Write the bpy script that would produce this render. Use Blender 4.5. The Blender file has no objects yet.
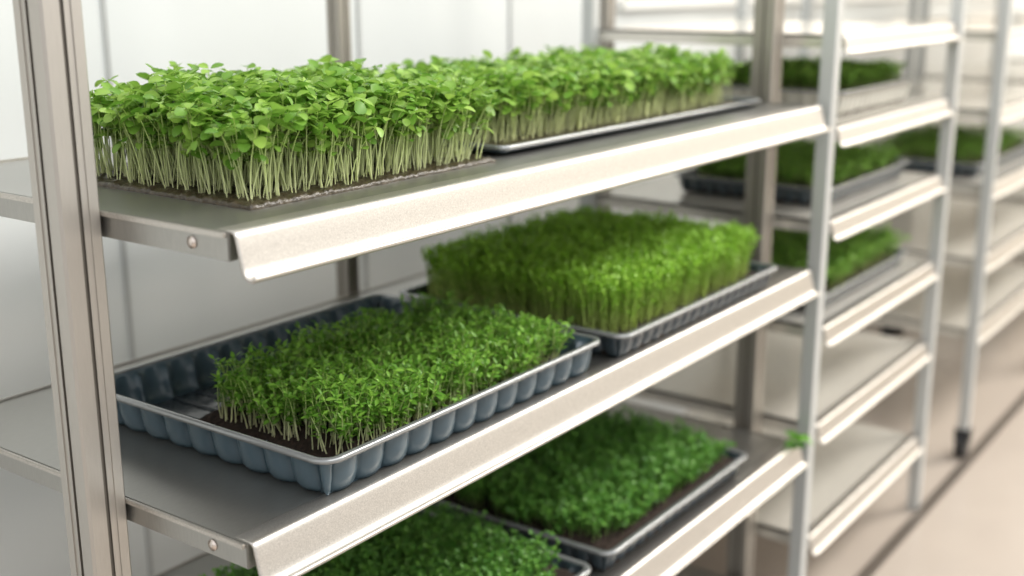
import bpy, bmesh, math
import numpy as np
from mathutils import Matrix, Vector

scene = bpy.context.scene
scene.view_settings.view_transform = 'Standard'
scene.view_settings.look = 'None'
scene.view_settings.exposure = 0.22

# ------------------------------------------------------------------ materials
def s2l(c):
    return tuple(((v/255.0)/12.92 if v/255.0 <= 0.04045 else (((v/255.0)+0.055)/1.055)**2.4) for v in c)

def mat(name, col, rough=0.5, metal=0.0, nscale=0, namt=0.0, bump=0.0, bscale=200, stretch=(1,1,1), spec=0.5, rvar=0.0, coat=0.0):
    m = bpy.data.materials.new(name); m.use_nodes = True
    nt = m.node_tree; b = nt.nodes['Principled BSDF']
    c = s2l(col)
    b.inputs['Base Color'].default_value = (*c, 1)
    b.inputs['Roughness'].default_value = rough
    b.inputs['Metallic'].default_value = metal
    b.inputs['Specular IOR Level'].default_value = spec
    b.inputs['Coat Weight'].default_value = coat
    tc = nt.nodes.new('ShaderNodeTexCoord'); mp = nt.nodes.new('ShaderNodeMapping')
    mp.inputs['Scale'].default_value = stretch
    nt.links.new(tc.outputs['Object'], mp.inputs['Vector'])
    if nscale:
        n = nt.nodes.new('ShaderNodeTexNoise'); n.inputs['Scale'].default_value = nscale
        n.inputs['Detail'].default_value = 4
        nt.links.new(mp.outputs[0], n.inputs['Vector'])
        r = nt.nodes.new('ShaderNodeValToRGB')
        r.color_ramp.elements[0].position = 0.3; r.color_ramp.elements[1].position = 0.7
        r.color_ramp.elements[0].color = (*[max(0, v*(1-namt)) for v in c], 1)
        r.color_ramp.elements[1].color = (*[min(1, v*(1+namt)) for v in c], 1)
        nt.links.new(n.outputs['Fac'], r.inputs['Fac'])
        nt.links.new(r.outputs['Color'], b.inputs['Base Color'])
        if rvar:
            mr = nt.nodes.new('ShaderNodeMapRange')
            mr.inputs['To Min'].default_value = rough-rvar; mr.inputs['To Max'].default_value = rough+rvar
            nt.links.new(n.outputs['Fac'], mr.inputs['Value'])
            nt.links.new(mr.outputs[0], b.inputs['Roughness'])
    if bump:
        n2 = nt.nodes.new('ShaderNodeTexNoise'); n2.inputs['Scale'].default_value = bscale
        n2.inputs['Detail'].default_value = 3
        nt.links.new(mp.outputs[0], n2.inputs['Vector'])
        bp = nt.nodes.new('ShaderNodeBump'); bp.inputs['Strength'].default_value = bump
        bp.inputs['Distance'].default_value = 0.002
        nt.links.new(n2.outputs['Fac'], bp.inputs['Height'])
        nt.links.new(bp.outputs[0], b.inputs['Normal'])
    return m

M_lip   = mat('satin_steel_lip', (196,192,186), 0.38, 0.88, 600, 0.18, 0.10, 900)
M_deck  = mat('brushed_steel_deck', (168,167,163), 0.34, 0.9, 60, 0.05, 0.05, 300, stretch=(1,6,1), rvar=0.05)
M_post  = mat('extruded_aluminium', (184,180,174), 0.42, 0.85, 120, 0.04, 0.04, 300, stretch=(8,8,.3))
M_postd = mat('dull_aluminium', (166,161,153), 0.48, 0.8, 120, 0.04, stretch=(8,8,.3))
M_postw = mat('white_coated_steel', (188,191,190), 0.35, 0.3)
M_shelfw= mat('pale_steel_shelf', (220,216,207), 0.20, 0.4, 40, 0.04)
M_dark  = mat('black_rubber', (30,30,32), 0.6)
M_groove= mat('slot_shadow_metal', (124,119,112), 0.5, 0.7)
M_screw = mat('zinc_screw', (215,205,198), 0.25, 1.0)
M_tray  = mat('slate_blue_plastic', (70,88,98), 0.30, 0.0, 15, 0.08)
M_trayd = mat('dark_slate_plastic', (56,67,74), 0.30, 0.0, 15, 0.08)
M_trayp = mat('pale_grey_plastic', (185,183,174), 0.4, 0.0, 15, 0.05)
M_rim   = mat('grey_plastic_rim', (146,149,150), 0.22, 0.5)
M_soil  = mat('potting_soil', (42,30,22), 0.95, 0, 160, 0.6, 1.0, 260)
M_mat   = mat('wet_grow_mat', (62,54,40), 0.3, 0, 90, 0.5, 0.8, 200)
M_wet   = mat('wet_tray_floor', (46,54,59), 0.24, 0.0, 30, 0.2, 0.4, 60)
M_wall  = mat('gloss_white_panel', (222,226,225), 0.22, 0.0, 1.2, 0.02)
M_seam  = mat('panel_seam_grey', (184,187,186), 0.4, 0.2)
M_floor = mat('polished_concrete', (182,171,160), 0.25, 0.0, 2.5, 0.05, 0.05, 30)
M_rail  = mat('floor_rail_grey', (112,104,96), 0.4, 0.5)
M_frame = mat('white_window_frame', (235,235,230), 0.4)
M_end   = mat('beige_wall_warm_glow', (232,216,190), 0.6)  # beige wall with the warm window glow put into its colour
M_hedge = mat('outdoor_foliage', (120,145,95), 0.8, 0, 3, 0.5)
M_ground= mat('outdoor_paving', (170,165,150), 0.8, 0, 3, 0.2)

def leafmat(name, rough, trans):
    m = bpy.data.materials.new(name); m.use_nodes = True
    nt = m.node_tree; b = nt.nodes['Principled BSDF']; out = nt.nodes['Material Output']
    at = nt.nodes.new('ShaderNodeAttribute'); at.attribute_name = 'Col'
    nt.links.new(at.outputs['Color'], b.inputs['Base Color'])
    b.inputs['Roughness'].default_value = rough
    b.inputs['Specular IOR Level'].default_value = 0.4
    t = nt.nodes.new('ShaderNodeBsdfTranslucent')
    nt.links.new(at.outputs['Color'], t.inputs['Color'])
    mx = nt.nodes.new('ShaderNodeMixShader'); mx.inputs[0].default_value = trans
    nt.links.new(b.outputs[0], mx.inputs[1]); nt.links.new(t.outputs[0], mx.inputs[2])
    nt.links.new(mx.outputs[0], out.inputs['Surface'])
    return m
M_leaf = leafmat('fresh_leaf', 0.38, 0.36)

# ------------------------------------------------------------------ helpers
def empty(name, loc):
    e = bpy.data.objects.new(name, None); e.empty_display_size = 0.05
    e.location = loc; scene.collection.objects.link(e); return e

def link(o, parent=None):
    scene.collection.objects.link(o)
    if parent is not None:
        o.parent = parent
        o.matrix_parent_inverse = Matrix.Translation(-Vector(parent.location))
    return o

def box(name, x0, x1, y0, y1, z0, z1, m, parent=None, bevel=0.0):
    bm = bmesh.new(); bmesh.ops.create_cube(bm, size=1)
    for v in bm.verts:
        v.co = Vector(((x0+x1)/2+v.co.x*(x1-x0), (y0+y1)/2+v.co.y*(y1-y0), (z0+z1)/2+v.co.z*(z1-z0)))
    if bevel:
        bmesh.ops.bevel(bm, geom=bm.edges[:], offset=bevel, segments=2, affect='EDGES')
    me = bpy.data.meshes.new(name); bm.to_mesh(me); bm.free()
    me.materials.append(m)
    return link(bpy.data.objects.new(name, me), parent)

def post(name, cx, cy, s, z0, z1, m, parent, slots=True):
    h = s/2; c = s*0.06; w = s*0.05; d = s*0.08
    side = [(-h+c,-h),(-w*4.2,-h),(-w*4.2,-h+d*.3),(-w,-h+d*.3),(-w,-h+d),(w,-h+d),(w,-h+d*.3),(w*4.2,-h+d*.3),(w*4.2,-h),(h-c,-h)] if slots else [(-h+c,-h),(h-c,-h)]
    pts = []
    for k in range(4):
        a = k*math.pi/2
        for (x,y) in side:
            pts.append((x*math.cos(a)-y*math.sin(a)+cx, x*math.sin(a)+y*math.cos(a)+cy))
    bm = bmesh.new()
    lo = [bm.verts.new((x,y,z0)) for x,y in pts]; hi = [bm.verts.new((x,y,z1)) for x,y in pts]
    n = len(pts)
    for i in range(n):
        f = bm.faces.new((lo[i], lo[(i+1)%n], hi[(i+1)%n], hi[i]))
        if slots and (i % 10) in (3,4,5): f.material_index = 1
    bm.faces.new(hi); bm.faces.new(lo[::-1])
    me = bpy.data.meshes.new(name); bm.to_mesh(me); bm.free()
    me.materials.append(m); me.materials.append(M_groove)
    return link(bpy.data.objects.new(name, me), parent)

def lip(name, x0, x1, yf, zt, m, parent, sc=1.0):
    prof = [(0.03,0.0005),(0.004,0.0008),(0.0005,0.0002),(-0.002,-0.003),(-0.003,-0.006),(-0.0065,-0.022),(-0.0105,-0.038),(-0.012,-0.043),
            (-0.0150,-0.048),(-0.020,-0.0515),(-0.0265,-0.052),(-0.030,-0.0485),(-0.0285,-0.0455)]
    prof = [(a*sc, b*sc) for a, b in prof]
    bm = bmesh.new()
    xs = [x0, x0+0.004, x1-0.004, x1]
    rows = [[bm.verts.new((x, yf+a, zt+b)) for a, b in prof] for x in xs]
    for i in range(len(xs)-1):
        for j in range(len(prof)-1):
            f = bm.faces.new((rows[i][j], rows[i][j+1], rows[i+1][j+1], rows[i+1][j])); f.smooth = True
    me = bpy.data.meshes.new(name); bm.to_mesh(me); bm.free(); me.materials.append(m)
    o = link(bpy.data.objects.new(name, me), parent)
    s = o.modifiers.new('thick', 'SOLIDIFY'); s.thickness = 0.0028; s.offset = 0
    return o

def screw(name, x, y, z, parent, r=0.0055):
    bm = bmesh.new()
    bmesh.ops.create_uvsphere(bm, u_segments=16, v_segments=8, radius=r)
    for v in bm.verts: v.co.x *= 0.5
    bmesh.ops.create_cone(bm, cap_ends=True, segments=20, radius1=r*1.35, radius2=r*1.35, depth=0.0015,
                          matrix=Matrix.Rotation(math.pi/2, 4, 'Y'))
    bmesh.ops.translate(bm, verts=bm.verts[:], vec=(x,y,z))
    for f in bm.faces: f.smooth = True
    me = bpy.data.meshes.new(name); bm.to_mesh(me); bm.free(); me.materials.append(M_screw)
    return link(bpy.data.objects.new(name, me), parent)

# ------------------------------------------------------------------ crop generator
def crop(name, x0, x1, y0, y1, z, sp, H, leaf, cols, parent, seed=1, stem_r=0.0008, lean=0.010, spill=0.012,
         hvar=0.12, hwave=0.08, stemcols=((0.62,0.66,0.36),(0.36,0.50,0.12)), K=5, rough_edge=0.012, circ=4, clump=0.0, bend=0.35):
    rng = np.random.default_rng(seed)
    gx, gy = np.meshgrid(np.arange(x0, x1, sp), np.arange(y0, y1, sp))
    bx = gx.ravel()+rng.normal(0, sp*0.4, gx.size); by = gy.ravel()+rng.normal(0, sp*0.4, gx.size)
    if clump:
        q = 0.024
        ccx = np.round(bx/q)*q+0.006*np.sin(np.round(by/q)*2.3); ccy = np.round(by/q)*q+0.006*np.sin(np.round(bx/q)*3.1)
        bx2 = bx+(ccx-bx)*clump; by2 = by+(ccy-by)*clump
    else: bx2, by2 = bx, by
    cx, cy, hx, hy = (x0+x1)/2, (y0+y1)/2, (x1-x0)/2, (y1-y0)/2
    u = (bx-cx)/hx; v = (by-cy)/hy
    wob = 1.0 + rough_edge/hx*(np.sin(bx*47+seed)+np.sin(by*61+seed*2)+np.sin((bx+by)*90))*0.7
    keep = (np.abs(u)**8+np.abs(v)**8) < wob**8
    bx, by, u, v, bx2, by2 = bx[keep], by[keep], u[keep], v[keep], bx2[keep], by2[keep]
    n = bx.size
    wave = 1+hwave*(np.sin(bx*19+seed)*np.cos(by*23+seed)+0.6*np.sin(bx*43-by*37+seed))
    h = H*wave*(1+rng.normal(0, hvar, n)).clip(0.6, 1.25)
    edge = np.maximum(np.abs(u), np.abs(v)).clip(0, 1)
    h *= 1-0.10*edge**6
    B = np.stack([bx2, by2, np.full(n, z)], 1)
    lx = bx-bx2+rng.normal(0, lean, n)+spill*np.sign(u)*np.abs(u)**4
    ly = by-by2+rng.normal(0, lean, n)+spill*np.sign(v)*np.abs(v)**4
    T = B+np.stack([lx, ly, h], 1)
    C = B+np.stack([lx*0.25+rng.normal(0, lean*bend, n), ly*0.25+rng.normal(0, lean*bend, n), h*0.55], 1)
    def bez(t):
        t = np.asarray(t).reshape(-1, 1)
        return (1-t)**2*B+2*t*(1-t)*C+t*t*T
    V = []; F = []; COL = []; off = 0
    ts = np.linspace(0, 1, K)
    ang = np.arange(circ)*2*np.pi/circ
    ring = np.stack([np.cos(ang), np.sin(ang), np.zeros(circ)], 1)
    sv = np.zeros((n, K, circ, 3)); sc = np.zeros((n, K, circ, 3))
    rr = stem_r*(1+rng.normal(0, .15, n)).clip(.6, 1.5)
    tone = (1+rng.normal(0, .12, n)).clip(.7, 1.3)
    for k, t in enumerate(ts):
        p = bez(np.full(n, t))
        sv[:, k] = p[:, None, :]+ring[None]*(rr*(1-0.35*t))[:, None, None]
        c = np.array(stemcols[0])*(1-t)+np.array(stemcols[1])*t
        sc[:, k] = (c[None]*tone[:, None])[:, None, :]
    V.append(sv.reshape(-1, 3)); COL.append(sc.reshape(-1, 3))
    idx = np.arange(n)[:, None, None]*K*circ
    kk = np.arange(K-1)[None, :, None]*circ; cc = np.arange(circ)[None, None, :]; cn = (cc+1) % circ
    F.append(np.stack([idx+kk+cc, idx+kk+cn, idx+kk+circ+cn, idx+kk+circ+cc], -1).reshape(-1, 4))
    off += n*K*circ
    az0 = rng.uniform(0, 2*np.pi, n)
    prof = np.array(leaf['prof']); R = len(prof); tt = np.linspace(0, 1, R)
    us = np.array([-1, 0, 1.0])
    for j in range(leaf['n']):
        sel = np.ones(n, bool) if j < leaf.get('always', 2) else rng.random(n) < leaf.get('prob', 0.8)
        m = int(sel.sum())
        if m == 0: continue
        if j < 2: t = np.ones(n)
        else: t = 1-(1-leaf['tmin'])*rng.random(n)**leaf.get('pow', 1.0)
        P = bez(t)[sel]
        az = (az0+np.pi*j+rng.normal(0, .4, n)+(0.9*j if j > 1 else 0))[sel]
        el = np.radians(rng.uniform(*leaf['elev'], m))
        D = np.stack([np.cos(az)*np.cos(el), np.sin(az)*np.cos(el), np.sin(el)], 1)
        S = np.cross(D, np.array([0, 0, 1.0])); S /= np.linalg.norm(S, axis=1, keepdims=True)
        N = np.cross(S, D)
        roll = rng.normal(0, .35, m)[:, None]
        S, N = S*np.cos(roll)+N*np.sin(roll), N*np.cos(roll)-S*np.sin(roll)
        L = rng.uniform(*leaf['L'], m)*(0.75 if j > 1 and leaf.get('shrink', True) else 1)
        W = L*leaf['w']*rng.uniform(.8, 1.2, m)
        P = P+D*leaf.get('pet', 0)*L[:, None]
        curl = rng.uniform(*leaf['curl'], m)
        lv = (P[:, None, None]+D[:, None, None]*(L[:, None, None, None]*tt[None, :, None, None])
              + S[:, None, None]*(W[:, None, None]*prof[None, :, None]*us[None, None, :])[..., None]
              + N[:, None, None]*(leaf['cup']*W[:, None, None]*prof[None, :, None]*np.abs(us)[None, None, :]
                                   - curl[:, None, None]*L[:, None, None]*(tt**2)[None, :, None]*np.ones(3)[None, None, :])[..., None])
        V.append(lv.reshape(-1, 3))
        mixv = rng.random(m)[:, None]
        c = np.array(cols[0])*(1-mixv)+np.array(cols[1])*mixv
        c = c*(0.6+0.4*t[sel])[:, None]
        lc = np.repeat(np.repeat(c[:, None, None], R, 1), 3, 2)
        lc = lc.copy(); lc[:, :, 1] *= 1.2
        COL.append(lc.reshape(-1, 3))
        i0 = off+np.arange(m)[:, None, None]*R*3
        rk = np.arange(R-1)[None, :, None]*3; ck = np.arange(2)[None, None, :]
        F.append(np.stack([i0+rk+ck, i0+rk+ck+1, i0+rk+ck+4, i0+rk+ck+3], -1).reshape(-1, 4))
        off += m*R*3
    V = np.concatenate(V).astype(np.float32); F = np.concatenate(F).astype(np.int32); COL = np.concatenate(COL)
    me = bpy.data.meshes.new(name)
    me.vertices.add(len(V)); me.vertices.foreach_set('co', V.ravel())
    me.loops.add(F.size); me.loops.foreach_set('vertex_index', F.ravel())
    me.polygons.add(len(F)); me.polygons.foreach_set('loop_start', np.arange(0, F.size, 4, dtype=np.int32))
    me.update(calc_edges=True)
    me.polygons.foreach_set('use_smooth', np.ones(len(F), bool))
    ca = me.color_attributes.new('Col', 'FLOAT_COLOR', 'POINT')
    ca.data.foreach_set('color', np.concatenate([COL.clip(0, 1), np.ones((len(COL), 1))], 1).astype(np.float32).ravel())
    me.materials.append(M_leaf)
    me.update()
    return link(bpy.data.objects.new(name, me), parent)

OVAL = [0.12, 0.78, 1.0, 0.9, 0.35]
LANCE = [0.2, 1.0, 0.8, 0.12]
NEED = [0.5, 1.0, 0.2]
L_RADISH = dict(n=7, always=2, prob=0.5, tmin=0.52, elev=(-35, 40), L=(0.013, 0.024), w=0.42, curl=(-.05, .45), cup=0.28, prof=OVAL, pet=0.12)
L_PARS = dict(n=13, always=4, prob=0.85, tmin=0.35, elev=(-5, 60), L=(0.008, 0.014), w=0.24, curl=(0, .35), cup=0.3, prof=LANCE, pet=0.1, shrink=False)
L_DILL = dict(n=12, always=4, prob=0.9, tmin=0.30, pow=1.5, elev=(5, 70), L=(0.006, 0.011), w=0.24, curl=(-.1, .3), cup=0.2, prof=NEED, shrink=False)
L_CRESS = dict(n=12, always=4, prob=0.9, tmin=0.30, elev=(-15, 60), L=(0.006, 0.011), w=0.36, curl=(-.1, .4), cup=0.3, prof=LANCE, pet=0.1, shrink=False)

# ------------------------------------------------------------------ tray shell
def rr_path(x0, x1, y0, y1, r, step):
    segs = []
    def line(a, b, nrm):
        L = math.dist(a, b); k = max(2, int(L/step))
        for i in range(k): segs.append((a[0]+(b[0]-a[0])*i/k, a[1]+(b[1]-a[1])*i/k, *nrm))
    def arc(c, a0):
        k = max(6, int(r*math.pi/2/step))
        for i in range(k):
            a = a0+math.pi/2*i/k
            segs.append((c[0]+r*math.cos(a), c[1]+r*math.sin(a), math.cos(a), math.sin(a)))
    line((x0+r,y0),(x1-r,y0),(0,-1)); arc((x1-r,y0+r), -math.pi/2)
    line((x1,y0+r),(x1,y1-r),(1,0)); arc((x1-r,y1-r), 0)
    line((x1-r,y1),(x0+r,y1),(0,1)); arc((x0+r,y1-r), math.pi/2)
    line((x0,y1-r),(x0,y0+r),(-1,0)); arc((x0+r,y0+r), math.pi)
    return segs

def tray_shell(name, x0, x1, y0, y1, z, h, m, parent, period=0.037, amp=0.009, r=0.028, rimw=0.012, thick=0.0016, pw=0.55):
    P = rr_path(x0, x1, y0, y1, r, 0.0025)
    s = [0]
    for i in range(1, len(P)): s.append(s[-1]+math.dist(P[i][:2], P[i-1][:2]))
    tot = s[-1]+math.dist(P[0][:2], P[-1][:2]); nper = max(4, round(tot/period))
    rings = [(0.0, h-0.006, 0), (0.0, h-0.001, 0), (0.003, h, 0), (rimw-0.002, h, 0), (rimw, h-0.002, 0), (rimw+0.001, h-0.008, 0.05),
             (rimw+0.001, h-0.011, 1), (rimw+0.004, h*0.45, 1.05), (rimw+0.008, 0.010, 1.1), (rimw+0.014, 0.002, 1.1), (rimw+0.030, 0.001, 0)]
    bm = bmesh.new(); R = []
    for off, zz, wgt in rings:
        row = []
        for i, (x, y, nx, ny) in enumerate(P):
            sca = (1-abs(math.sin(math.pi*s[i]/tot*nper))**pw)*amp*wgt
            o = off+sca
            row.append(bm.verts.new((x-nx*o, y-ny*o, z+zz)))
        R.append(row)
    n = len(P)
    for k in range(len(R)-1):
        for i in range(n):
            f = bm.faces.new((R[k][i], R[k][(i+1)%n], R[k+1][(i+1)%n], R[k+1][i])); f.smooth = True
            f.material_index = 1 if k < 4 else 0
    bm.faces.new(R[-1])
    bmesh.ops.recalc_face_normals(bm, faces=bm.faces[:])
    me = bpy.data.meshes.new(name); bm.to_mesh(me); bm.free()
    me.materials.append(m); me.materials.append(M_rim)
    o = link(bpy.data.objects.new(name, me), parent)
    sm = o.modifiers.new('thick', 'SOLIDIFY'); sm.thickness = thick; sm.offset = 0
    return o

def soil_bed(name, x0, x1, y0, y1, z0, z1, parent, m=None, seed=0, amp=0.004, sp=0.006, slope=0.0):
    rng = np.random.default_rng(seed)
    nx = max(4, int((x1-x0)/sp)); ny = max(4, int((y1-y0)/sp))
    bm = bmesh.new(); g = []
    for i in range(nx+1):
        row = []
        for j in range(ny+1):
            x = x0+(x1-x0)*i/nx; y = y0+(y1-y0)*j/ny
            e = i in (0, nx) or j in (0, ny)
            zz = z1-amp*1.2 if e else z1+rng.uniform(-amp, amp)
            if slope:
                d = min(x-x0, y-y0, x1-x, y1-y)
                zz = z0+(zz-z0)*min(1.0, 0.1+d/slope)
            row.append(bm.verts.new((x+rng.uniform(-1,1)*amp*.5, y+rng.uniform(-1,1)*amp*.5, zz)))
        g.append(row)
    for i in range(nx):
        for j in range(ny):
            bm.faces.new((g[i][j], g[i+1][j], g[i+1][j+1], g[i][j+1]))
    bnd = [e for e in bm.edges if e.is_boundary]
    ret = bmesh.ops.extrude_edge_only(bm, edges=bnd)
    for v in ret['geom']:
        if isinstance(v, bmesh.types.BMVert): v.co.z = z0
    me = bpy.data.meshes.new(name); bm.to_mesh(me); bm.free(); me.materials.append(m or M_soil)
    for p in me.polygons: p.use_smooth = True
    return link(bpy.data.objects.new(name, me), parent)

def addbox(bm, x0,x1,y0,y1,z0,z1):
    r = bmesh.ops.create_cube(bm, size=1)
    for v in r['verts']:
        v.co = Vector(((x0+x1)/2+v.co.x*(x1-x0), (y0+y1)/2+v.co.y*(y1-y0), (z0+z1)/2+v.co.z*(z1-z0)))

# ------------------------------------------------------------------ room
ZC = 1.61
YB = 1.98
box('floor', -2.5, 10, -4, 2.08, -0.05, 0.0, M_floor)
box('ground_outside', -2.5, 16, 2.08, 9, -0.05, 0.0, M_ground)
wb = empty('wall_back', (3, YB, 0))
SILL = 1.53
box('lower_panel', -2.5, 10, YB, YB+0.1, 0, SILL, M_wall, wb)
box('upper_panel', -2.5, 3.3, YB, YB+0.1, SILL, 3.2, M_wall, wb)
box('head_panel', 3.3, 10, YB, YB+0.1, 2.7, 3.2, M_wall, wb)
for i, x in enumerate([0.6, 1.42, 2.12, 2.73]):
    box('panel_seam_%d' % (i+1), x-0.005, x+0.005, YB-0.004, YB, 0, 3.2, M_seam, wb)
w1 = empty('window_1', (5, YB, SILL))
box('sill', 3.3, 10, YB-0.03, YB+0.12, SILL-0.01, SILL+0.02, M_frame, w1)
for i, x in enumerate([3.32, 4.6, 5.9, 7.2, 8.5, 9.9]):
    box('mullion_%d' % (i+1), x-0.025, x+0.025, YB, YB+0.08, SILL+0.02, 2.7, M_frame, w1)
we = empty('wall_end', (9.5, 0, 0))
box('lower_panel', 9.5, 9.6, -4, YB, 0, 0.9, M_end, we)
box('upper_panel', 9.5, 9.6, -4, YB, 2.7, 3.2, M_end, we)
w2 = empty('window_2', (9.5, 0, 0.9))
for i, y in enumerate([-3.9, -2.4, -0.9, 0.5, 1.9]):
    box('mullion_%d' % (i+1), 9.5, 9.56, y-0.04, y+0.04, 0.9, 2.7, M_frame, w2)

def hedge(name, x0, x1, y0, y1, z1, seed):
    rng = np.random.default_rng(seed); bm = bmesh.new()
    for k in range(90):
        r = rng.uniform(.3, .6)
        zz = r*0.95 if k % 2 else rng.uniform(r, z1)
        mtx = Matrix.Translation((rng.uniform(x0,x1), rng.uniform(y0,y1), zz)) @ Matrix.Scale(r, 4)
        bmesh.ops.create_icosphere(bm, subdivisions=3, radius=1, matrix=mtx)
    for v in bm.verts: v.co += Vector(rng.uniform(-.03,.03,3))
    zm = min(v.co.z for v in bm.verts)
    for v in bm.verts: v.co.z = v.co.z-zm
    me = bpy.data.meshes.new(name); bm.to_mesh(me); bm.free(); me.materials.append(M_hedge)
    link(bpy.data.objects.new(name, me))
hedge('garden_hedge', 6, 13, 5.0, 6.5, 1.35, 3)

# ------------------------------------------------------------------ main rack
X0, X1 = 0.86, 2.55
YF, YR = 1.0, 1.70
ZS = [1.34, 0.965, 0.545, 0.14]
rack = empty('shelving_rack', (1.7, 1.35, 0))
for i, z in enumerate(ZS):
    t = 'shelf_%d' % (i+1)
    box(t+'_deck', X0, X1, YF+0.012, YR, z-0.004, z, M_deck, rack)
    lip(t+'_front_lip', X0, X1, YF, z, M_lip, rack)
    box(t+'_end_channel', X0-0.004, X0+0.010, YF+0.004, YR, z-0.032, z+0.0015, M_deck, rack, 0.0015)
    box(t+'_end_flange', X0-0.009, X0-0.004, YF+0.006, YR, z-0.005, z+0.0015, M_lip, rack, 0.001)
    box(t+'_far_channel', X1-0.010, X1, YF+0.004, YR, z-0.032, z+0.0015, M_deck, rack, 0.0015)
    box(t+'_rear_beam', X0, X1, YR-0.006, YR, z-0.035, z+0.003, M_lip, rack, 0.001)
    box(t+'_under_beam', X0+0.01, X1-0.01, YF+0.02, YF+0.045, z-0.030, z-0.004, M_deck, rack)
    screw(t+'_screw_1', X0-0.005, 1.065, z-0.017, rack)
    screw(t+'_screw_2', X0-0.005, 1.60, z-0.017, rack)
post('post_1', 0.824, 1.252, 0.056, 0, 2.3, M_post, rack)
post('post_2', 2.60, 1.155, 0.054, 0, 2.3, M_postd, rack)
post('post_3', 2.592, 1.0, 0.034, 0, 2.3, M_postw, rack, slots=False)
post('post_4', 1.80, 1.735, 0.036, 0, 2.3, M_postd, rack)
post('post_5', 2.84, 1.735, 0.036, 0, 2.3, M_postd, rack)
post('post_6', 0.83, 1.735, 0.036, 0, 2.3, M_postd, rack)

# ------------------------------------------------------------------ trays on main rack
NAME = 'microgreens_tray'
G1 = ((0.12,0.28,0.03),(0.34,0.53,0.10))
G2 = ((0.11,0.28,0.03),(0.26,0.49,0.07))
G3 = ((0.22,0.43,0.03),(0.40,0.66,0.10))
G4 = ((0.08,0.24,0.04),(0.19,0.41,0.07))

z = ZS[0]
t1 = empty(NAME, (1.2, 1.3, z))
soil_bed('grow_mat', 0.965, 1.46, 1.085, 1.50, z, z+0.007, t1, M_mat, 1, 0.0025, 0.005)
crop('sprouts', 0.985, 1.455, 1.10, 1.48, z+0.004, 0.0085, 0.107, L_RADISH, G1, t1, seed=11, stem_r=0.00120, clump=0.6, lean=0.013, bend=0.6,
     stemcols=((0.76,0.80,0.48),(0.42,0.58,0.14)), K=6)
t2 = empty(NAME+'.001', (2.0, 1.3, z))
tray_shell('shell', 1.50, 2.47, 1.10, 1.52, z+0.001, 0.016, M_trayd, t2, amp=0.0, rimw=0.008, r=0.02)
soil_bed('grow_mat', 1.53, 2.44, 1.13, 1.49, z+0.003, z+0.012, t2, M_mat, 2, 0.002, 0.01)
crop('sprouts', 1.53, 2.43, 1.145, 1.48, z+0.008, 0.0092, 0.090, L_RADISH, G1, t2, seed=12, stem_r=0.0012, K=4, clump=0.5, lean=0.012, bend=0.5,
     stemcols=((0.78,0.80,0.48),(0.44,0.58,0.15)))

# middle shelf tray A
z = ZS[1]
tA = empty(NAME+'.002', (1.3, 1.27, z))
ax0, ax1, ay0, ay1 = 0.985, 1.65, 0.997, 1.515
tray_shell('shell', ax0, ax1, ay0, ay1, z+0.001, 0.060, M_tray, tA, period=0.052, amp=0.022, rimw=0.009, pw=0.32)
bm = bmesh.new()
for k in range(14):
    x = ax0+0.055+k*0.0425; addbox(bm, x-0.004, x+0.004, ay0+.045, ay1-.045, z+0.001, z+0.011)
bmesh.ops.bevel(bm, geom=bm.edges[:], offset=0.0025, segments=3, affect='EDGES')
me = bpy.data.meshes.new('floor_ribs'); bm.to_mesh(me); bm.free(); me.materials.append(M_wet)
link(bpy.data.objects.new('floor_ribs', me), tA)
soil_bed('wet_film', ax0+.04, ax1-.04, ay0+.04, ay1-.04, z+0.001, z+0.0065, tA, M_wet, 8, 0.0010, 0.008)
soil_bed('soil', 1.07, 1.61, 1.028, 1.36, z+0.006, z+0.036, tA, M_soil, 3, 0.004, 0.006, slope=0.045)
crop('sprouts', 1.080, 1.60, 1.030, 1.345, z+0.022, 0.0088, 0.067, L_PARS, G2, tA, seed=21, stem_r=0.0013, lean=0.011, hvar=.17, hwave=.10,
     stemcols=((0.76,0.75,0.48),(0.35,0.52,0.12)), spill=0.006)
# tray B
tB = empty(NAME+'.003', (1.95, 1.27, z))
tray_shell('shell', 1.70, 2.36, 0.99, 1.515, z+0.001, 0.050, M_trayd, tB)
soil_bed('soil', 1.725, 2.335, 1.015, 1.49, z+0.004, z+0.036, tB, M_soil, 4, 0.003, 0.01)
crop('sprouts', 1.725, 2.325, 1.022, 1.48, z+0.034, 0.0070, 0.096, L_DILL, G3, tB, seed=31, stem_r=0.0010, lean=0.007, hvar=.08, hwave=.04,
     stemcols=((0.64,0.74,0.26),(0.38,0.60,0.10)), K=4, spill=0.012, circ=3, rough_edge=0.006)

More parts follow.
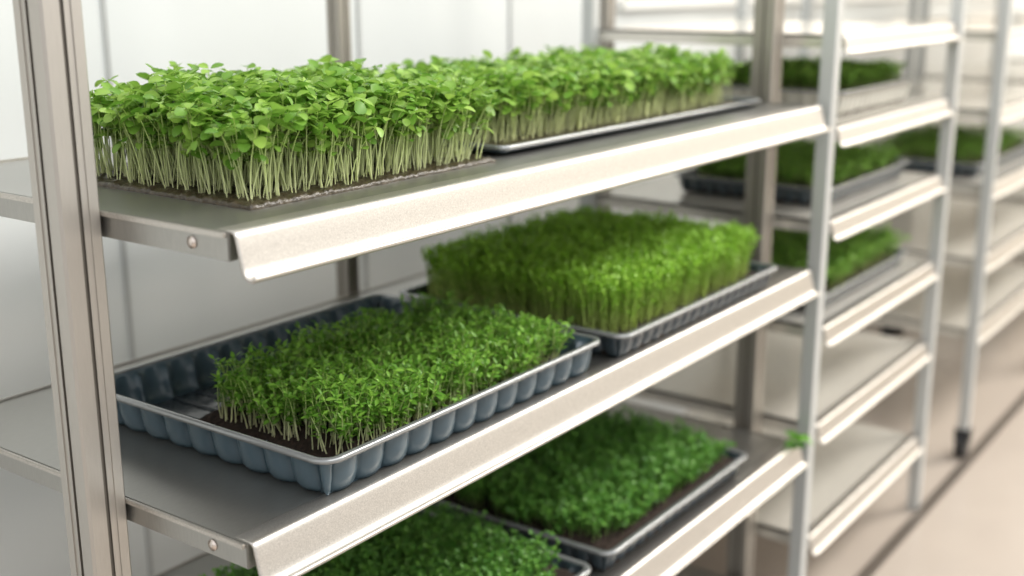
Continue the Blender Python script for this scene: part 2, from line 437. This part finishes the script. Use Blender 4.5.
# bottom shelf trays
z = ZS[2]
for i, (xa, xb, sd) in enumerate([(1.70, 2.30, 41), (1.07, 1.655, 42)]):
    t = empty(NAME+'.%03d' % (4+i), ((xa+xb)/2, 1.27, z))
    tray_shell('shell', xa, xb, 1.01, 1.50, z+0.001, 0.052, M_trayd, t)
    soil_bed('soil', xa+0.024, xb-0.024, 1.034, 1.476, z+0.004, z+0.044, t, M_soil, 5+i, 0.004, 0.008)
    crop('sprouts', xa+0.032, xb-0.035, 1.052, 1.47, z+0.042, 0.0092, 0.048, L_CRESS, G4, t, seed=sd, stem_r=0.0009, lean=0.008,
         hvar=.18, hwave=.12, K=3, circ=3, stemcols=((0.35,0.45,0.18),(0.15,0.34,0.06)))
    if i == 0:
        LS = dict(L_RADISH); LS['L'] = (0.024, 0.036); LS['n'] = 5; LS['prob'] = 1.0; LS['tmin'] = 0.2
        crop('stray_sprout', 2.49, 2.535, 0.985, 1.01, z, 0.02, 0.022, LS, ((0.1,0.3,0.04),(0.2,0.45,0.06)), t, seed=5, stem_r=0.0014, lean=0.015, stemcols=((0.3,0.5,0.1),(0.2,0.45,0.08)))

# ------------------------------------------------------------------ background racks
def back_rack(name, xa, xb, zs, casters=False, posts=(0,1)):
    r = empty(name, ((xa+xb)/2, 1.35, 0))
    zb = 0.1 if casters else 0.0
    for i, z in enumerate(zs):
        box('shelf_%d_deck' % (i+1), xa, xb, 1.0, 1.66, z-0.006, z, M_shelfw, r)
        lip('shelf_%d_lip' % (i+1), xa, xb, 1.0, z, M_lip, r, 0.8)
        box('shelf_%d_end' % (i+1), xa, xa+0.01, 1.0, 1.66, z-0.03, z, M_shelfw, r)
    k = 0
    for ip, x in enumerate((xa-0.02, xb+0.02)):
        for y in (1.0, 1.66):
            if ip not in posts and y == 1.0: continue
            k += 1; post('post_%d' % k, x, y, 0.034, zb, 2.3, M_postw, r, slots=False)
            if casters:
                bm = bmesh.new()
                bmesh.ops.create_cone(bm, cap_ends=True, segments=24, radius1=0.045, radius2=0.045, depth=0.03,
                    matrix=Matrix.Translation((x, y, 0.046)) @ Matrix.Rotation(math.pi/2, 4, 'X'))
                addbox(bm, x-0.022, x+0.022, y-0.024, y+0.024, 0.06, 0.105)
                me = bpy.data.meshes.new('caster'); bm.to_mesh(me); bm.free(); me.materials.append(M_dark)
                link(bpy.data.objects.new('caster_%d' % k, me), r)
    return r
ctr = [6]
def far_tray(xa, xb, y0, y1, z, H, leafspec, G, seed, sp=0.012, trayh=0.05, stem=((0.6,0.65,0.3),(0.3,0.48,0.1)), m=None):
    t = empty(NAME+'.%03d' % ctr[0], ((xa+xb)/2, (y0+y1)/2, z)); ctr[0] += 1
    tray_shell('shell', xa, xb, y0, y1, z+0.001, trayh, m or M_trayd, t)
    soil_bed('soil', xa+0.024, xb-0.024, y0+0.024, y1-0.024, z+0.004, z+trayh-0.012, t, M_soil, seed, 0.003, 0.02)
    L = dict(leafspec); L['L'] = tuple(v*1.25 for v in L['L'])
    crop('sprouts', xa+0.03, xb-0.03, y0+0.03, y1-0.03, z+trayh-0.014, sp, H, L, G, t, seed=seed, K=3, circ=3, stemcols=stem, stem_r=0.0013)

GB = ((0.17,0.37,0.06),(0.36,0.60,0.13))
back_rack('shelving_rack.001', 2.66, 3.52, [1.49, 1.28, 1.06, 0.80, 0.55, 0.25], posts=(1,))
far_tray(2.86, 3.42, 1.06, 1.5, 1.28, 0.05, L_CRESS, GB, 51, trayh=0.065, m=M_trayp)
far_tray(2.80, 3.42, 1.06, 1.5, 1.06, 0.05, L_CRESS, GB, 52)
far_tray(2.75, 3.42, 1.04, 1.5, 0.80, 0.075, L_PARS, GB, 53)
back_rack('shelving_rack.002', 4.08, 5.2, [1.70, 1.45, 1.20, 0.95, 0.70, 0.45], casters=True)
far_tray(4.2, 5.0, 1.06, 1.5, 0.95, 0.06, L_CRESS, GB, 54, sp=0.02)
back_rack('shelving_rack.003', 5.4, 6.6, [1.70, 1.45, 1.20, 0.95, 0.70, 0.45], casters=True)
back_rack('shelving_rack.004', 6.8, 8.0, [1.70, 1.45, 1.20, 0.95, 0.70, 0.45], casters=True)

box('trim_1', 2.0, 9.4, 0.948, 0.98, 0.0, 0.012, M_rail)

# ------------------------------------------------------------------ lights
w = bpy.data.worlds.new('World'); scene.world = w; w.use_nodes = True
nt = w.node_tree; bg = nt.nodes['Background']
tc = nt.nodes.new('ShaderNodeTexCoord'); sx = nt.nodes.new('ShaderNodeSeparateXYZ')
rp = nt.nodes.new('ShaderNodeValToRGB'); mr = nt.nodes.new('ShaderNodeMapRange')
mr.inputs['From Min'].default_value = -1; mr.inputs['From Max'].default_value = 1
nt.links.new(tc.outputs['Generated'], sx.inputs[0]); nt.links.new(sx.outputs['Z'], mr.inputs['Value'])
nt.links.new(mr.outputs[0], rp.inputs['Fac'])
e = rp.color_ramp.elements
e[0].position = 0.35; e[0].color = (0.44,0.42,0.40,1)
e[1].position = 1.0; e[1].color = (0.97,0.98,1.0,1)
x = e.new(0.5); x.color = (0.74,0.72,0.69,1)
x = e.new(0.62); x.color = (1.0,0.985,0.96,1)
# warm daylight glow from the far (+X) end of the building
mr2 = nt.nodes.new('ShaderNodeMapRange')
mr2.inputs['From Min'].default_value = 0.55; mr2.inputs['From Max'].default_value = 1.0
nt.links.new(sx.outputs['X'], mr2.inputs['Value'])
mxn = nt.nodes.new('ShaderNodeMix'); mxn.data_type = 'RGBA'
nt.links.new(mr2.outputs[0], mxn.inputs['Factor'])
nt.links.new(rp.outputs['Color'], mxn.inputs[6])
mxn.inputs[7].default_value = (1.7, 1.52, 1.25, 1)
nt.links.new(mxn.outputs[2], bg.inputs['Color'])
bg.inputs['Strength'].default_value = 1.05

def area(name, loc, target, sx_, sy_, power, col=(1,1,1)):
    l = bpy.data.lights.new(name, 'AREA'); l.shape = 'RECTANGLE'; l.size = sx_; l.size_y = sy_; l.energy = power; l.color = col
    o = bpy.data.objects.new(name, l); o.location = loc
    o.rotation_euler = (Vector(target)-Vector(loc)).to_track_quat('-Z', 'Y').to_euler()
    scene.collection.objects.link(o)
area('overhead_fill', (2.0, -0.6, 3.1), (2.0, 1.0, 0.6), 4.0, 0.8, 50, (1,0.98,0.95))  # fill lamp added above the aisle, no fixture behind it
area('overhead_fill.001', (6.5, -0.6, 3.1), (6.5, 1.0, 0.6), 4.0, 0.8, 110, (1,0.95,0.88))  # second added fill, warmer, aimed at the far racks
sun = bpy.data.lights.new('sun', 'SUN'); sun.energy = 1.25; sun.angle = 0.3; sun.color = (1,0.95,0.87)
so = bpy.data.objects.new('sun', sun); so.rotation_euler = Vector((-0.85, 0.5, -0.75)).to_track_quat('-Z','Y').to_euler()
so.location = (6, -3, 5); scene.collection.objects.link(so)

# ------------------------------------------------------------------ camera
th, tl = math.radians(35.85), math.radians(14.5)
F = Vector((math.cos(th)*math.cos(tl), math.sin(th)*math.cos(tl), -math.sin(tl)))
R = Vector((math.sin(th), -math.cos(th), 0)); U = R.cross(F)
cam = bpy.data.cameras.new('camera'); co = bpy.data.objects.new('camera', cam); scene.collection.objects.link(co)
m = Matrix((R, U, -F)).transposed().to_4x4(); m.translation = Vector((0, 0, ZC)); co.matrix_world = m
cam.sensor_width = 36; cam.lens = 36*1190/1024; cam.clip_start = 0.02
cam.dof.use_dof = True; cam.dof.focus_distance = 1.57; cam.dof.aperture_fstop = 1.9
scene.camera = co
